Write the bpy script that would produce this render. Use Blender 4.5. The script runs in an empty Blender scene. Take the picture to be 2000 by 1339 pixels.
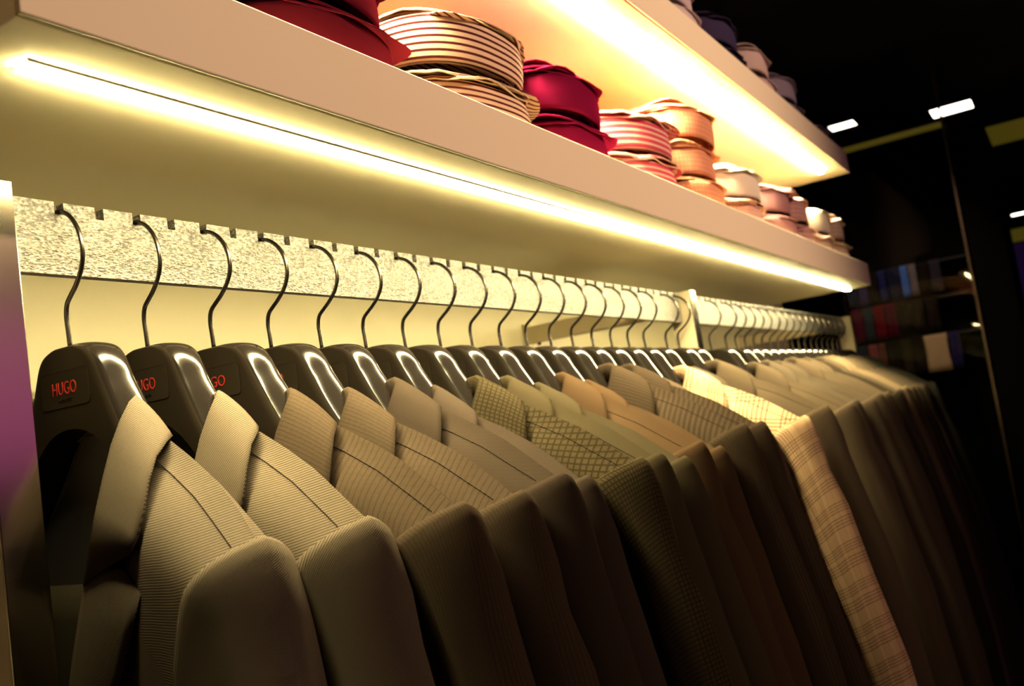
import bpy, math, random
import numpy as np
from mathutils import Matrix, Vector

random.seed(7)
rng = np.random.default_rng(11)
scene = bpy.context.scene
COL = scene.collection
Z0 = 1.42                      # camera height; most heights below are given relative to it

# ------------------------------------------------------------------ camera
yaw, pitch, roll = 1.0348, 0.0969, -0.1454
cy, sy, cp, sp = math.cos(yaw), math.sin(yaw), math.cos(pitch), math.sin(pitch)
fw = Vector((sy * cp, cy * cp, sp)); rt = Vector((cy, -sy, 0)); up = rt.cross(fw)
c_, s_ = math.cos(roll), math.sin(roll)
r2 = rt * c_ + up * s_; u2 = up * c_ - rt * s_
cam = bpy.data.cameras.new('camera'); camo = bpy.data.objects.new('camera', cam); COL.objects.link(camo)
camo.matrix_world = Matrix(((r2.x, u2.x, -fw.x, 0), (r2.y, u2.y, -fw.y, 0), (r2.z, u2.z, -fw.z, Z0), (0, 0, 0, 1)))
cam.sensor_width = 36.0; cam.lens = 1829.04 / 2000 * 36.0
cam.clip_start = 0.02; cam.clip_end = 60
cam.dof.use_dof = True; cam.dof.focus_distance = 0.86; cam.dof.aperture_fstop = 7.5
scene.camera = camo

# ------------------------------------------------------------------ world, key light, exposure
w = bpy.data.worlds.new('world'); scene.world = w; w.use_nodes = True
w.node_tree.nodes['Background'].inputs[0].default_value = (1.0, 0.72, 0.45, 1)
w.node_tree.nodes['Background'].inputs[1].default_value = 0.006
vs = scene.view_settings
vs.view_transform = 'Standard'; vs.look = 'None'; vs.exposure = 0.0; vs.gamma = 1.0; vs.use_curve_mapping = False

LED_COL = (1.0, 0.83, 0.41)
LED_STRENGTH = 175.0          # visible diffuser
LED_WATT, LED_SPREAD = 72.0, 112.0   # lensed downward light of one strip
KEY_POS = (1.9, -1.95, 2.98); KEY_AIM = (1.15, 0.5, 1.80); KEY_POWER = 285.0; KEY_COL = (1.0, 0.62, 0.41)
FILL_POS = (-0.6, -1.6); FILL_POWER = 14.0


# ------------------------------------------------------------------ helpers
def tag(o, label=None, cat=None, group=None, kind=None):
    if label: o['label'] = label
    if cat: o['category'] = cat
    if group: o['group'] = group
    if kind: o['kind'] = kind
    return o


def empty(name, loc, label=None, cat=None, group=None):
    o = bpy.data.objects.new(name, None); COL.objects.link(o)
    o.location = loc; o.empty_display_size = 0.02
    return tag(o, label, cat, group)


def link(name, me, mat=None, parent=None, loc=None):
    o = bpy.data.objects.new(name, me); COL.objects.link(o)
    if parent: o.parent = parent
    if loc: o.location = loc
    if mat is not None:
        if not me.materials: me.materials.append(None)
        o.material_slots[0].link = 'OBJECT'; o.material_slots[0].material = mat
    return o


class MB:
    def __init__(s): s.v = []; s.f = []; s.uv = []; s.mi = []

    def add(s, verts, faces, uvs=None, mi=0):
        n = len(s.v); s.v += [tuple(p) for p in verts]
        s.f += [tuple(i + n for i in f) for f in faces]; s.mi += [mi] * len(faces)
        s.uv += [tuple(q) for q in uvs] if uvs is not None else [(p[0] + p[1], p[2]) for p in verts]

    def box(s, lo, hi, mi=0):
        x0, y0, z0 = lo; x1, y1, z1 = hi
        v = [(x0, y0, z0), (x1, y0, z0), (x1, y1, z0), (x0, y1, z0), (x0, y0, z1), (x1, y0, z1), (x1, y1, z1), (x0, y1, z1)]
        s.add(v, [(3, 2, 1, 0), (4, 5, 6, 7), (0, 1, 5, 4), (1, 2, 6, 5), (2, 3, 7, 6), (3, 0, 4, 7)], mi=mi)

    def grid(s, P, UV=None, closed=False, mi=0, flip=False):
        R = len(P); C = len(P[0]); v = [p for r in P for p in r]
        uv = [q for r in UV for q in r] if UV is not None else None
        f = []
        for i in range(R - 1):
            for j in range(C if closed else C - 1):
                k = (j + 1) % C
                q = (i * C + j, i * C + k, (i + 1) * C + k, (i + 1) * C + j)
                f.append(q[::-1] if flip else q)
        s.add(v, f, uv, mi)

    def tube(s, pts, r, n=8, mi=0, cap=True):
        pts = [Vector(p) for p in pts]; rings = []; ref = None; L = 0; uvs = []
        for i, p in enumerate(pts):
            t = (pts[min(i + 1, len(pts) - 1)] - pts[max(i - 1, 0)]).normalized()
            if ref is None:
                ref = Vector((1, 0, 0)) if abs(t.x) < .9 else Vector((0, 1, 0))
            b = (ref - t * ref.dot(t)).normalized(); ref = b; c = t.cross(b)
            if i: L += (p - pts[i - 1]).length
            rr = r[i] if isinstance(r, (list, tuple)) else r
            rings.append([p + (b * math.cos(2 * math.pi * k / n) + c * math.sin(2 * math.pi * k / n)) * rr for k in range(n)])
            uvs.append([(k / n * .02, L) for k in range(n)])
        n0 = len(s.v); s.grid(rings, uvs, closed=True, mi=mi)
        if cap:
            s.f.append(tuple(n0 + k for k in range(n))[::-1]); s.mi.append(mi)
            m = n0 + (len(pts) - 1) * n; s.f.append(tuple(m + k for k in range(n))); s.mi.append(mi)

    def mesh(s, name, smooth=True, mats=None):
        me = bpy.data.meshes.new(name); me.from_pydata(s.v, [], s.f); me.update()
        ul = me.uv_layers.new(name='UVMap')
        li = np.zeros(len(me.loops), dtype=np.int32); me.loops.foreach_get('vertex_index', li)
        ul.data.foreach_set('uv', np.asarray(s.uv, dtype=np.float32)[li].ravel())
        me.polygons.foreach_set('material_index', np.asarray(s.mi, dtype=np.int32))
        me.polygons.foreach_set('use_smooth', np.full(len(s.f), smooth))
        if mats:
            for m in mats: me.materials.append(m)
        return me


def sharp(me, deg=35):
    try: me.set_sharp_from_angle(angle=math.radians(deg))
    except Exception: pass
    return me


def bevel(o, wd, seg=2):
    m = o.modifiers.new('bevel', 'BEVEL'); m.width = wd; m.segments = seg; m.limit_method = 'ANGLE'; m.angle_limit = math.radians(40)
    return o


def boxobj(name, lo, hi, mat, parent=None, bev=0.0):
    ctr = [(a + b) / 2 for a, b in zip(lo, hi)]
    mb = MB(); mb.box([a - c for a, c in zip(lo, ctr)], [b - c for b, c in zip(hi, ctr)])
    off = parent.location if parent else Vector((0, 0, 0))
    o = link(name, mb.mesh(name, smooth=False), mat, parent, Vector(ctr) - off)
    if bev: bevel(o, bev)
    return o


# ------------------------------------------------------------------ materials
def mat(name, base=(.5, .5, .5), rough=.5, metal=0., spec=.5, emit=None, estr=0., coat=0., sheen=0., trans=0., bump=None):
    m = bpy.data.materials.new(name); m.use_nodes = True; nt = m.node_tree; b = nt.nodes['Principled BSDF']
    b.inputs['Base Color'].default_value = (*base, 1); b.inputs['Roughness'].default_value = rough
    b.inputs['Metallic'].default_value = metal; b.inputs['Specular IOR Level'].default_value = spec
    b.inputs['Coat Weight'].default_value = coat; b.inputs['Coat Roughness'].default_value = .12
    b.inputs['Sheen Weight'].default_value = sheen; b.inputs['Transmission Weight'].default_value = trans
    if emit:
        b.inputs['Emission Color'].default_value = (*emit, 1); b.inputs['Emission Strength'].default_value = estr
    if bump:
        sc, st, dist = bump
        tc = nt.nodes.new('ShaderNodeTexCoord'); n = nt.nodes.new('ShaderNodeTexNoise'); n.inputs['Scale'].default_value = sc
        n.inputs['Detail'].default_value = 4
        bp = nt.nodes.new('ShaderNodeBump'); bp.inputs['Strength'].default_value = st; bp.inputs['Distance'].default_value = dist
        nt.links.new(tc.outputs['Object'], n.inputs['Vector']); nt.links.new(n.outputs['Fac'], bp.inputs['Height'])
        nt.links.new(bp.outputs['Normal'], b.inputs['Normal'])
    return m


class NT:
    """small wrapper to write cloth patterns as maths on the UV map (metres)"""
    def __init__(s, m):
        s.nt = m.node_tree; tc = s.nt.nodes.new('ShaderNodeTexCoord'); sep = s.nt.nodes.new('ShaderNodeSeparateXYZ')
        s.nt.links.new(tc.outputs['UV'], sep.inputs[0]); s.u, s.v, s.uvv = sep.outputs[0], sep.outputs[1], tc.outputs['UV']

    def m(s, op, a, b=None, c=None):
        n = s.nt.nodes.new('ShaderNodeMath'); n.operation = op
        for i, x in enumerate((a, b, c)):
            if x is None: continue
            if isinstance(x, (int, float)): n.inputs[i].default_value = x
            else: s.nt.links.new(x, n.inputs[i])
        return n.outputs[0]

    def line(s, coord, period, width, phase=0.0):          # 1 on a thin line repeated every period
        q = s.m('FRACT', s.m('ADD', s.m('DIVIDE', coord, period), phase))
        d = s.m('ABSOLUTE', s.m('SUBTRACT', q, 0.5))
        return s.m('LESS_THAN', d, width / period / 2)

    def wave(s, coord, period):                             # 0..1 sine
        return s.m('MULTIPLY_ADD', s.m('SINE', s.m('MULTIPLY', coord, 2 * math.pi / period)), .5, .5)

    def noise(s, su, sv, detail=2.0):
        mp = s.nt.nodes.new('ShaderNodeMapping'); mp.inputs['Scale'].default_value = (su, sv, 1)
        n = s.nt.nodes.new('ShaderNodeTexNoise'); n.inputs['Scale'].default_value = 1; n.inputs['Detail'].default_value = detail
        s.nt.links.new(s.uvv, mp.inputs[0]); s.nt.links.new(mp.outputs[0], n.inputs['Vector']); return n.outputs['Fac']

    def mix(s, fac, a, b):
        n = s.nt.nodes.new('ShaderNodeMix'); n.data_type = 'RGBA'
        for i, x in ((0, fac), (6, a), (7, b)):
            if isinstance(x, tuple): n.inputs[i].default_value = (*x, 1)
            elif isinstance(x, (int, float)): n.inputs[i].default_value = x
            else: s.nt.links.new(x, n.inputs[i])
        return n.outputs[2]


def cloth(name, base, dark, pat, rough=.9, sheen=.0, light=None, spec=.0):
    m = mat(name, base, rough, spec=spec, sheen=sheen); t = NT(m); nt = m.node_tree; b = nt.nodes['Principled BSDF']
    mel = t.noise(1500, 260); mel2 = t.noise(260, 1700)
    h = None
    if pat == 'twill':
        h = t.wave(t.m('ADD', t.m('MULTIPLY', t.u, .42), t.v), .0017)
        c = t.mix(t.m('MULTIPLY', h, .9), dark, base)
        c = t.mix(t.m('MULTIPLY', mel2, .55), c, dark)
    elif pat == 'rib':
        h = t.wave(t.m('ADD', t.m('MULTIPLY', t.v, .2), t.u), .0012)
        c = t.mix(t.m('MULTIPLY_ADD', mel, .5, t.m('MULTIPLY', h, .25)), base, dark)
        c = t.mix(t.m('MULTIPLY', t.line(t.u, .0040, .0010), .45), c, dark)
        c = t.mix(t.m('MULTIPLY', t.line(t.v, .0050, .0009), .10), c, dark)
    elif pat == 'check':
        c = t.mix(t.m('MULTIPLY', mel, .5), base, dark)
        g = t.m('MAXIMUM', t.line(t.u, .0048, .0013), t.line(t.v, .0048, .0013))
        c = t.mix(t.m('MULTIPLY', g, .65), c, dark); h = mel
    elif pat == 'fine':
        h = t.wave(t.m('ADD', t.u, t.m('MULTIPLY', t.v, .8)), .0014)
        c = t.mix(t.m('MULTIPLY_ADD', mel, .35, t.m('MULTIPLY', h, .3)), base, dark)
        c = t.mix(t.m('MULTIPLY', t.line(t.v, .0026, .0007), .25), c, dark)
    elif pat == 'stripe':
        h = t.wave(t.u, .0052)
        c = t.mix(t.m('MULTIPLY', h, .75), base, dark); c = t.mix(t.m('MULTIPLY', mel, .35), c, dark)
    elif pat == 'glen':
        c = t.mix(t.m('MULTIPLY', mel, .4), base, dark)
        for crd, per in ((t.v, .062), (t.u, .05)):
            g = None
            for k in range(4):
                l1 = t.line(crd, per, .0016, .40 + k * .005 / per * 1.0); g = l1 if g is None else t.m('MAXIMUM', g, l1)
            for k in range(4):
                g = t.m('MAXIMUM', g, t.line(crd, per, .0014, .80 + k * .0045 / per))
            c = t.mix(t.m('MULTIPLY', g, .8), c, dark)
        h = mel
    elif pat == 'hstripe':            # shirt stripes along the collar
        c = t.mix(t.line(t.v, .0078, .0030), base, dark); h = mel
    elif pat == 'hband':
        c = t.mix(t.line(t.v, .0105, .0066), base, dark); h = mel
    elif pat == 'thin':
        c = t.mix(t.m('MULTIPLY', t.line(t.v, .0062, .0016), .8), base, dark); h = mel
    elif pat == 'gingham':
        g = t.m('ADD', t.m('MULTIPLY', t.line(t.v, .009, .004), .5), t.m('MULTIPLY', t.line(t.u, .009, .004), .5))
        c = t.mix(g, base, dark); h = mel
    elif pat == 'tatter':
        g = t.m('MAXIMUM', t.line(t.v, .0125, .0022), t.line(t.u, .0125, .0022))
        c = t.mix(t.m('MULTIPLY', g, .75), base, dark); h = mel
    else:
        c = t.mix(t.m('MULTIPLY', mel, .45), base, dark); h = mel
    nt.links.new(c, b.inputs['Base Color'])
    bp = nt.nodes.new('ShaderNodeBump'); bp.inputs['Strength'].default_value = .25; bp.inputs['Distance'].default_value = .0004
    nt.links.new(h, bp.inputs['Height']); nt.links.new(bp.outputs['Normal'], b.inputs['Normal'])
    return m


M = {}
M['lacquer'] = mat('cream_lacquer', (.94, .84, .55), .13, spec=.8, bump=(220, .02, .0005))
M['wall'] = mat('cream_wall_panel', (.86, .77, .50), .38, bump=(90, .04, .0006))
M['fascia'] = mat('cream_fascia', (.90, .82, .61), .6, spec=.15, bump=(400, .03, .0003))
M['gap'] = mat('dark_joint', (.05, .035, .02), .8)
M['post'] = mat('brushed_steel_post', (.28, .245, .19), .16, metal=1, bump=(60, .05, .0004))
M['postside'] = mat('beige_post_side', (.34, .28, .19), .55, spec=.2)
M['arm'] = mat('satin_steel_arm', (.55, .46, .30), .45, metal=.6)
M['hook'] = mat('gunmetal_wire', (.075, .066, .056), .26, metal=1)
M['hgloss'] = mat('glossy_black_plastic', (.004, .003, .0025), .12, spec=.32)
M['hmatte'] = mat('satin_black_plastic', (.0055, .004, .0026), .5, spec=.03)
M['plate'] = mat('label_plate_plastic', (.0075, .0055, .0035), .55, spec=.03)
M['hred'] = mat('red_print', (.13, .007, .005), .6, spec=.1)
M['hgrey'] = mat('dark_print', (.003, .002, .0015), .7, spec=.02)
M['lining'] = mat('black_lining', (.006, .005, .005), .6)
M['stitch'] = mat('dark_thread', (.004, .003, .002), .95, spec=.05)
M['black'] = mat('black_lacquer', (.006, .005, .004), .4, spec=.15)
M['blackm'] = mat('black_matt', (.0022, .0018, .0014), .9, spec=.02)
M['ceil'] = mat('black_ceiling', (.004, .004, .004), .8)
M['floor'] = mat('dark_floor', (.02, .014, .010), .35, bump=(12, .1, .002))
M['led'] = mat('led_diffuser', (.9, .88, .8), .5, emit=LED_COL, estr=LED_STRENGTH)
M['led_up'] = mat('led_diffuser_bright', (.9, .88, .8), .5, emit=LED_COL, estr=LED_STRENGTH * 3.2)
M['chip'] = mat('led_chip', (.9, .88, .8), .5, emit=LED_COL, estr=LED_STRENGTH * 2.5)
M['alu'] = mat('aluminium_profile', (.8, .76, .68), .35, metal=1)
M['down'] = mat('downlight_lamp', (1, 1, 1), .5, emit=(1.0, .88, .72), estr=6.0)
M['cove'] = mat('yellow_cove_light', (.3, .27, .1), .5, emit=(1.0, .78, .05), estr=.042)
M['purple'] = mat('purple_backlit', (.05, .02, .06), .5, emit=(.50, .09, .33), estr=1.5)
M['purple2'] = mat('purple_glow_wall', (.05, .02, .06), .5, emit=(.25, .06, .7), estr=.018)
M['bronze'] = mat('bronze_edge', (.06, .04, .025), .45, metal=1)
g = bpy.data.materials.new('clear_glass'); g.use_nodes = True; M['glass'] = g      # thin pane: see-through with a Fresnel sheen
_n = g.node_tree.nodes; _l = g.node_tree.links; _n.remove(_n['Principled BSDF'])
_tr = _n.new('ShaderNodeBsdfTransparent'); _gl = _n.new('ShaderNodeBsdfGlossy'); _gl.inputs['Roughness'].default_value = .02
_fr = _n.new('ShaderNodeFresnel'); _fr.inputs['IOR'].default_value = 1.18; _mx = _n.new('ShaderNodeMixShader')
_tr.inputs[0].default_value = (.9, .9, .88, 1)
_l.new(_fr.outputs[0], _mx.inputs[0]); _l.new(_tr.outputs[0], _mx.inputs[1]); _l.new(_gl.outputs[0], _mx.inputs[2]); _l.new(_mx.outputs[0], _n['Material Output'].inputs[0])


def rail_material():
    m = mat('speckled_aluminium', (.19, .175, .155), .42, metal=.45); nt = m.node_tree; b = nt.nodes['Principled BSDF']
    tc = nt.nodes.new('ShaderNodeTexCoord'); mp = nt.nodes.new('ShaderNodeMapping'); mp.inputs['Scale'].default_value = (300, 300, 520)
    n = nt.nodes.new('ShaderNodeTexNoise'); n.inputs['Scale'].default_value = 1; n.inputs['Detail'].default_value = 3
    v = nt.nodes.new('ShaderNodeTexVoronoi'); v.inputs['Scale'].default_value = 1.2
    nt.links.new(tc.outputs['Object'], mp.inputs[0]); nt.links.new(mp.outputs[0], n.inputs['Vector']); nt.links.new(mp.outputs[0], v.inputs['Vector'])
    a = nt.nodes.new('ShaderNodeMath'); a.operation = 'ADD'; nt.links.new(n.outputs['Fac'], a.inputs[0]); nt.links.new(v.outputs['Distance'], a.inputs[1])
    bp = nt.nodes.new('ShaderNodeBump'); bp.inputs['Strength'].default_value = .55; bp.inputs['Distance'].default_value = .0009
    nt.links.new(a.outputs[0], bp.inputs['Height']); nt.links.new(bp.outputs['Normal'], b.inputs['Normal'])
    cr = nt.nodes.new('ShaderNodeValToRGB'); cr.color_ramp.elements[0].position = .40; cr.color_ramp.elements[0].color = (.045, .041, .037, 1)
    cr.color_ramp.elements[1].position = .66; cr.color_ramp.elements[1].color = (.22, .205, .182, 1)
    nt.links.new(n.outputs['Fac'], cr.inputs[0]); nt.links.new(cr.outputs[0], b.inputs['Base Color'])
    rp = nt.nodes.new('ShaderNodeMapRange'); rp.inputs[1].default_value = .3; rp.inputs[2].default_value = .75; rp.inputs[3].default_value = .3; rp.inputs[4].default_value = .6
    nt.links.new(n.outputs['Fac'], rp.inputs[0]); nt.links.new(rp.outputs[0], b.inputs['Roughness'])
    return m


M['rail'] = rail_material()

# ------------------------------------------------------------------ setting
def struct(o): o['kind'] = 'structure'; return o


struct(boxobj('floor', (-4, -4.2, -.05), (14, 3.2, 0), M['floor']))
struct(boxobj('ceiling', (-4, -4.2, 3.02), (14, 3.2, 3.1), M['ceil']))
struct(boxobj('wall_back', (-.6, 1.09, 0), (4.24, 1.15, 3.02), M['wall']))
struct(boxobj('wall_front', (-4, -4.2, 0), (14, -4.1, 3.02), M['blackm']))
struct(boxobj('wall_left', (-4, -4.1, 0), (-3.9, 3.2, 3.02), M['blackm']))
struct(boxobj('wall_rear', (4.24, 3.1, 0), (14, 3.2, 3.02), M['blackm']))
struct(boxobj('wall_far', (13.9, -4.1, 0), (14, 3.1, 3.02), M['blackm']))

# ------------------------------------------------------------------ shelves with light strips
YF = .498                                     # shelf front
def shelf(zb, zt, x0, x1, label):
    root = empty('display_shelf', (x0, YF, zb), label, 'shelf')
    boxobj('body', (x0 + .002, YF + .0065, zb), (x1 - .002, 1.0895, zt), M['lacquer'], root, .001)
    boxobj('front_panel', (x0, YF, zb - .0005), (x1, YF + .004, zt + .0005), M['fascia'], root, .0012)
    boxobj('joint', (x0 + .003, YF + .0038, zb + .002), (x1 - .003, YF + .0068, zt - .001), M['gap'], root)
    return root


LZB, LZT = Z0 + .2919, Z0 + .3583
UZB, UZT = Z0 + .645, Z0 + .71
shelf(LZB, LZT, .325, 3.014, 'long cream lacquered shelf directly above the suit rail, red shirts on it')
shelf(UZB, UZT, .325, 3.001, 'cream lacquered shelf higher up with grey and navy shirts on it')


def led(zb, x0, x1, y, label, boost, dm):
    root = empty('led_strip_light', (x0, y, zb), label, 'strip light', 'light strips under the shelves')
    wd = .0075
    boxobj('profile', (x0 - .002, y - wd - .0015, zb - .0017), (x1 + .002, y - wd, zb), M['alu'], root)
    boxobj('profile', (x0 - .002, y + wd, zb - .0017), (x1 + .002, y + wd + .0015, zb), M['alu'], root)
    boxobj('diffuser', (x0, y - wd + .0001, zb - .0040), (x1, y + wd - .0001, zb - .0003), dm, root)
    mb = MB(); n = int((x1 - x0) / .0085)
    for i in range(n):
        for s in (-1, 1):
            x = (i + .5 + .25 * s) * .0085; yy = s * .0042
            mb.box((x - .0018, yy - .0018, -.0046), (x + .0018, yy + .0018, -.0040))
    li = bpy.data.lights.new('led_light', 'AREA'); li.shape = 'RECTANGLE'; li.size = x1 - x0; li.size_y = .013; li.energy = LED_WATT * boost; li.color = LED_COL; li.spread = math.radians(LED_SPREAD)
    lo = bpy.data.objects.new('led_light', li); COL.objects.link(lo); lo.parent = root; lo.location = ((x1 - x0) / 2, 0, -.0052)
    o = link('led_chips', mb.mesh('led_chips', False), M['chip'], root); o['kind'] = 'stuff'
    return root


led(LZB, .366, 2.995, .563, 'warm light strip under the lower shelf above the suits', 1.0, M['led'])
led(UZB, .45, 2.89, .560, 'warm light strip under the upper shelf above the shirts', .5, M['led_up'])

# ------------------------------------------------------------------ rail, posts
PITCH = .0377; XK0 = .4735; YR = .6986; RT = .010
ZRT, ZRB = Z0 + .2465, Z0 + .1844


def rail(x0, x1, label):
    root = empty('hanging_rail', (x0, YR + RT / 2, ZRB), label, 'clothes rail', 'notched rails')
    H = ZRT - ZRB; sd, sw = .0105, .0085
    prof = [(0, 0), (x1 - x0, 0), (x1 - x0, H)]
    ks = [k for k in range(0, 90) if x0 + .012 < XK0 + k * PITCH < x1 - .012]
    for k in reversed(ks):
        c = XK0 + k * PITCH - x0
        prof += [(c + sw / 2, H), (c + sw / 2, H - sd + .002), (c + sw / 2 - .002, H - sd), (c - sw / 2 + .002, H - sd), (c - sw / 2, H - sd + .002), (c - sw / 2, H)]
    prof.append((0, H))
    mb = MB()
    # front and back as strips of quads so that the notches stay open, then the rim
    xs = sorted(set([0, x1 - x0] + [XK0 + k * PITCH - x0 + d for k in ks for d in (-sw / 2, sw / 2)]))
    hb = H - sd
    for yy, fl in ((-RT / 2, False), (RT / 2, True)):
        for i in range(len(xs) - 1):
            a, b = xs[i], xs[i + 1]; mid = (a + b) / 2
            notch = any(abs(XK0 + k * PITCH - x0 - mid) < sw / 2 for k in ks)
            for z0, z1 in ((0, hb), (hb, H)):
                if notch and z0 == hb: continue
                q = [(a, yy, z0), (b, yy, z0), (b, yy, z1), (a, yy, z1)]
                mb.add(q, [(3, 2, 1, 0) if fl else (0, 1, 2, 3)])
    sq = [(0, 0), (x1 - x0, 0), (x1 - x0, H)]
    for k in reversed(ks):
        c = XK0 + k * PITCH - x0; sq += [(c + sw / 2, H), (c + sw / 2, hb), (c - sw / 2, hb), (c - sw / 2, H)]
    sq.append((0, H))
    for i in range(len(sq)):
        a, b = sq[i], sq[(i + 1) % len(sq)]
        mb.add([(a[0], -RT / 2, a[1]), (a[0], RT / 2, a[1]), (b[0], RT / 2, b[1]), (b[0], -RT / 2, b[1])], [(0, 1, 2, 3)])
    link('notched_bar', mb.mesh('notched_bar', False), M['rail'], root)
    return root


rail(.4185, 1.8925, 'speckled aluminium notched rail between the near post and the middle post')
rail(1.9225, 3.525, 'speckled aluminium notched rail beyond the middle post')


def post(x0, x1, label):
    root = empty('rail_post', ((x0 + x1) / 2, .70, 0), label, 'post', 'steel posts carrying the rail')
    boxobj('upright', (x0, .6745, 0), (x1, .722, Z0 + .2485), M['postside'], root, .001)
    boxobj('front_strip', (x0, .672, 0), (x1, .6744, Z0 + .2485), M['post'], root, .0006)
    boxobj('wall_arm', ((x0 + x1) / 2 - .012, .7222, Z0 + .204), ((x0 + x1) / 2 + .012, 1.084, Z0 + .2437), M['arm'], root, .001)
    boxobj('wall_plate', ((x0 + x1) / 2 - .018, 1.084, Z0 + .196), ((x0 + x1) / 2 + .018, 1.0895, Z0 + .252), M['arm'], root, .001)
    mb = MB(); mb.tube([(0, 0, 0), (0, .006, 0)], .004, 10)
    for dz in (.2, ):
        link('screw', mb.mesh('screw'), M['hook'], root, Vector(((x0 + x1) / 2 - .0125 - root.location.x, 1.05 - root.location.y, Z0 + dz - root.location.z)))
    return root


post(.385, .418, 'brushed steel post at the left edge with a purple sheen')
post(1.893, 1.922, 'brushed steel post in the middle of the rail run')
post(3.5255, 3.555, 'brushed steel post at the far end of the rail')

# ------------------------------------------------------------------ hanger meshes (local: x = -forward, y = -outward, z relative to camera height)
def L(a, f, z): return (-f, -a, z)


TOP0 = [(0, .1255), (.012, .1255), (.022, .1245), (.032, .1215), (.040, .115), (.0465, .105), (.052, .092), (.059, .077), (.067, .060), (.079, .038), (.10, .006), (.13, -.022), (.16, -.050), (.178, -.068)]
BOT0 = [(0, .056), (.007, .0557), (.014, .0545), (.021, .0525), (.028, .0495), (.034, .0455), (.041, .040), (.050, .031), (.060, .020), (.075, .004), (.098, -.020), (.13, -.046), (.158, -.068), (.174, -.080)]


def hanger_meshes():
    def dense(pts, m=3):
        o = []
        for i in range(len(pts) - 1):
            p0, p1, p2, p3 = pts[max(i - 1, 0)], pts[i], pts[i + 1], pts[min(i + 2, len(pts) - 1)]
            for t in [q / m for q in range(m)]:
                o.append(tuple(.5 * ((2 * p1[c]) + (-p0[c] + p2[c]) * t + (2 * p0[c] - 5 * p1[c] + 4 * p2[c] - p3[c]) * t * t + (-p0[c] + 3 * p1[c] - 3 * p2[c] + p3[c]) * t ** 3) for c in (0, 1)))
        return o + [pts[-1]]
    TOP, BOT = dense(TOP0), dense(BOT0)
    n = len(TOP); nor = []
    for i in range(n):
        p, q_ = TOP[max(i - 1, 0)], TOP[min(i + 1, n - 1)]
        dx, dz = q_[0] - p[0], q_[1] - p[1]; l = math.hypot(dx, dz); nor.append((dz / l, -dx / l))   # inward
    prof = []
    for q in range(13):
        an = math.pi * q / 12; f = -.006 + .0155 * math.cos(an)
        prof.append(((.0135 if q < 6 else .0095) * (1 - math.sin(an) ** (1.0 if q < 6 else .5)), f))
    mb = MB(); front = []; rings = []
    st = [(i, -1) for i in range(n - 1, 0, -1)] + [(i, 1) for i in range(n)]
    for i, s in st:
        k = min(1, .30 + .70 * max(0, (i / 3 - 1) / 4)); wsc = 1 + .35 * max(0, (i / 3 - 6) / 7)
        t, b = TOP[i], BOT[i]
        ring = [L(s * b[0], .0095 * wsc, b[1])]
        for ins, f in prof:
            ring.append(L(s * (t[0] + nor[i][0] * ins * k), f * wsc, t[1] + nor[i][1] * ins * k))
        ring.append(L(s * b[0], -.0215 * wsc, b[1]))
        rings.append(ring)
    R = len(rings); C = len(rings[0])
    v = [p for r in rings for p in r]; mb.add(v, [])
    for i in range(R - 1):
        for j in range(C):
            k = (j + 1) % C
            mb.f.append((i * C + j, i * C + k, (i + 1) * C + k, (i + 1) * C + j)); mb.mi.append(1 if j in (0, 1, 2) else 0)
    mb.f.append(tuple(range(C))); mb.mi.append(0)
    mb.f.append(tuple((R - 1) * C + j for j in range(C))[::-1]); mb.mi.append(0)
    body = sharp(mb.mesh('hanger_body', True, [M['hgloss'], M['hmatte']]), 28)
    # hook wire
    base = [(-.002, .1235), (-.0025, .138), (-.003, .150), (-.0005, .160), (.006, .1665), (.013, .1725), (.021, .182), (.026, .193), (.027, .204), (.0245, .216), (.0195, .2255), (.012, .2335), (.003, .2380), (-.006, .2392), (-.014, .2375), (-.020, .232), (-.023, .224)]
    pts = []
    for i in range(len(base) - 1):
        p0, p1, p2, p3 = base[max(i - 1, 0)], base[i], base[i + 1], base[min(i + 2, len(base) - 1)]
        for t in (0, .34, .67):
            pts.append(tuple(.5 * ((2 * p1[c]) + (-p0[c] + p2[c]) * t + (2 * p0[c] - 5 * p1[c] + 4 * p2[c] - p3[c]) * t * t + (-p0[c] + 3 * p1[c] - 3 * p2[c] + p3[c]) * t ** 3) for c in (0, 1)))
    pts.append(base[-1])
    hb = MB(); hb.tube([L(a, 0, z) for a, z in pts], .00195, 10)
    hook = hb.mesh('hook')
    # label plate: dark recessed outline and the plate within
    def plate(grow, f0, f1):
        pb = MB(); a0, a1, z0, z1, r = -.0325 - grow, .0315 + grow, .0745 - grow, .1035 + grow, .004
        out = []
        for cx, cz, st_ in ((a1 - r, z1 - r, 0), (a0 + r, z1 - r, 90), (a0 + r, z0 + r, 180), (a1 - r, z0 + r, 270)):
            for q_ in range(0, 91, 30):
                an = math.radians(st_ + q_); out.append((cx + r * math.cos(an), cz + r * math.sin(an)))
        m = len(out); v = [L(a, f0, z) for a, z in out] + [L(a, f1, z) for a, z in out]
        f = [tuple(range(m, 2 * m))[::-1], tuple(range(m))] + [(i, (i + 1) % m, m + (i + 1) % m, m + i) for i in range(m)]
        pb.add(v, f); return pb.mesh('label_plate', False)
    outline = plate(.0006, .0088, .0097); plt = plate(0, .009, .0100)
    bar = MB(); bar.tube([L(-.165, -.005, -.068), L(-.15, -.005, -.078), L(0, -.005, -.0805), L(.15, -.005, -.078), L(.165, -.005, -.068)], .0035, 8)
    return body, hook, outline, plt, bar.mesh('trouser_bar')


HB, HH, HO, HP, HBAR = hanger_meshes()


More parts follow.
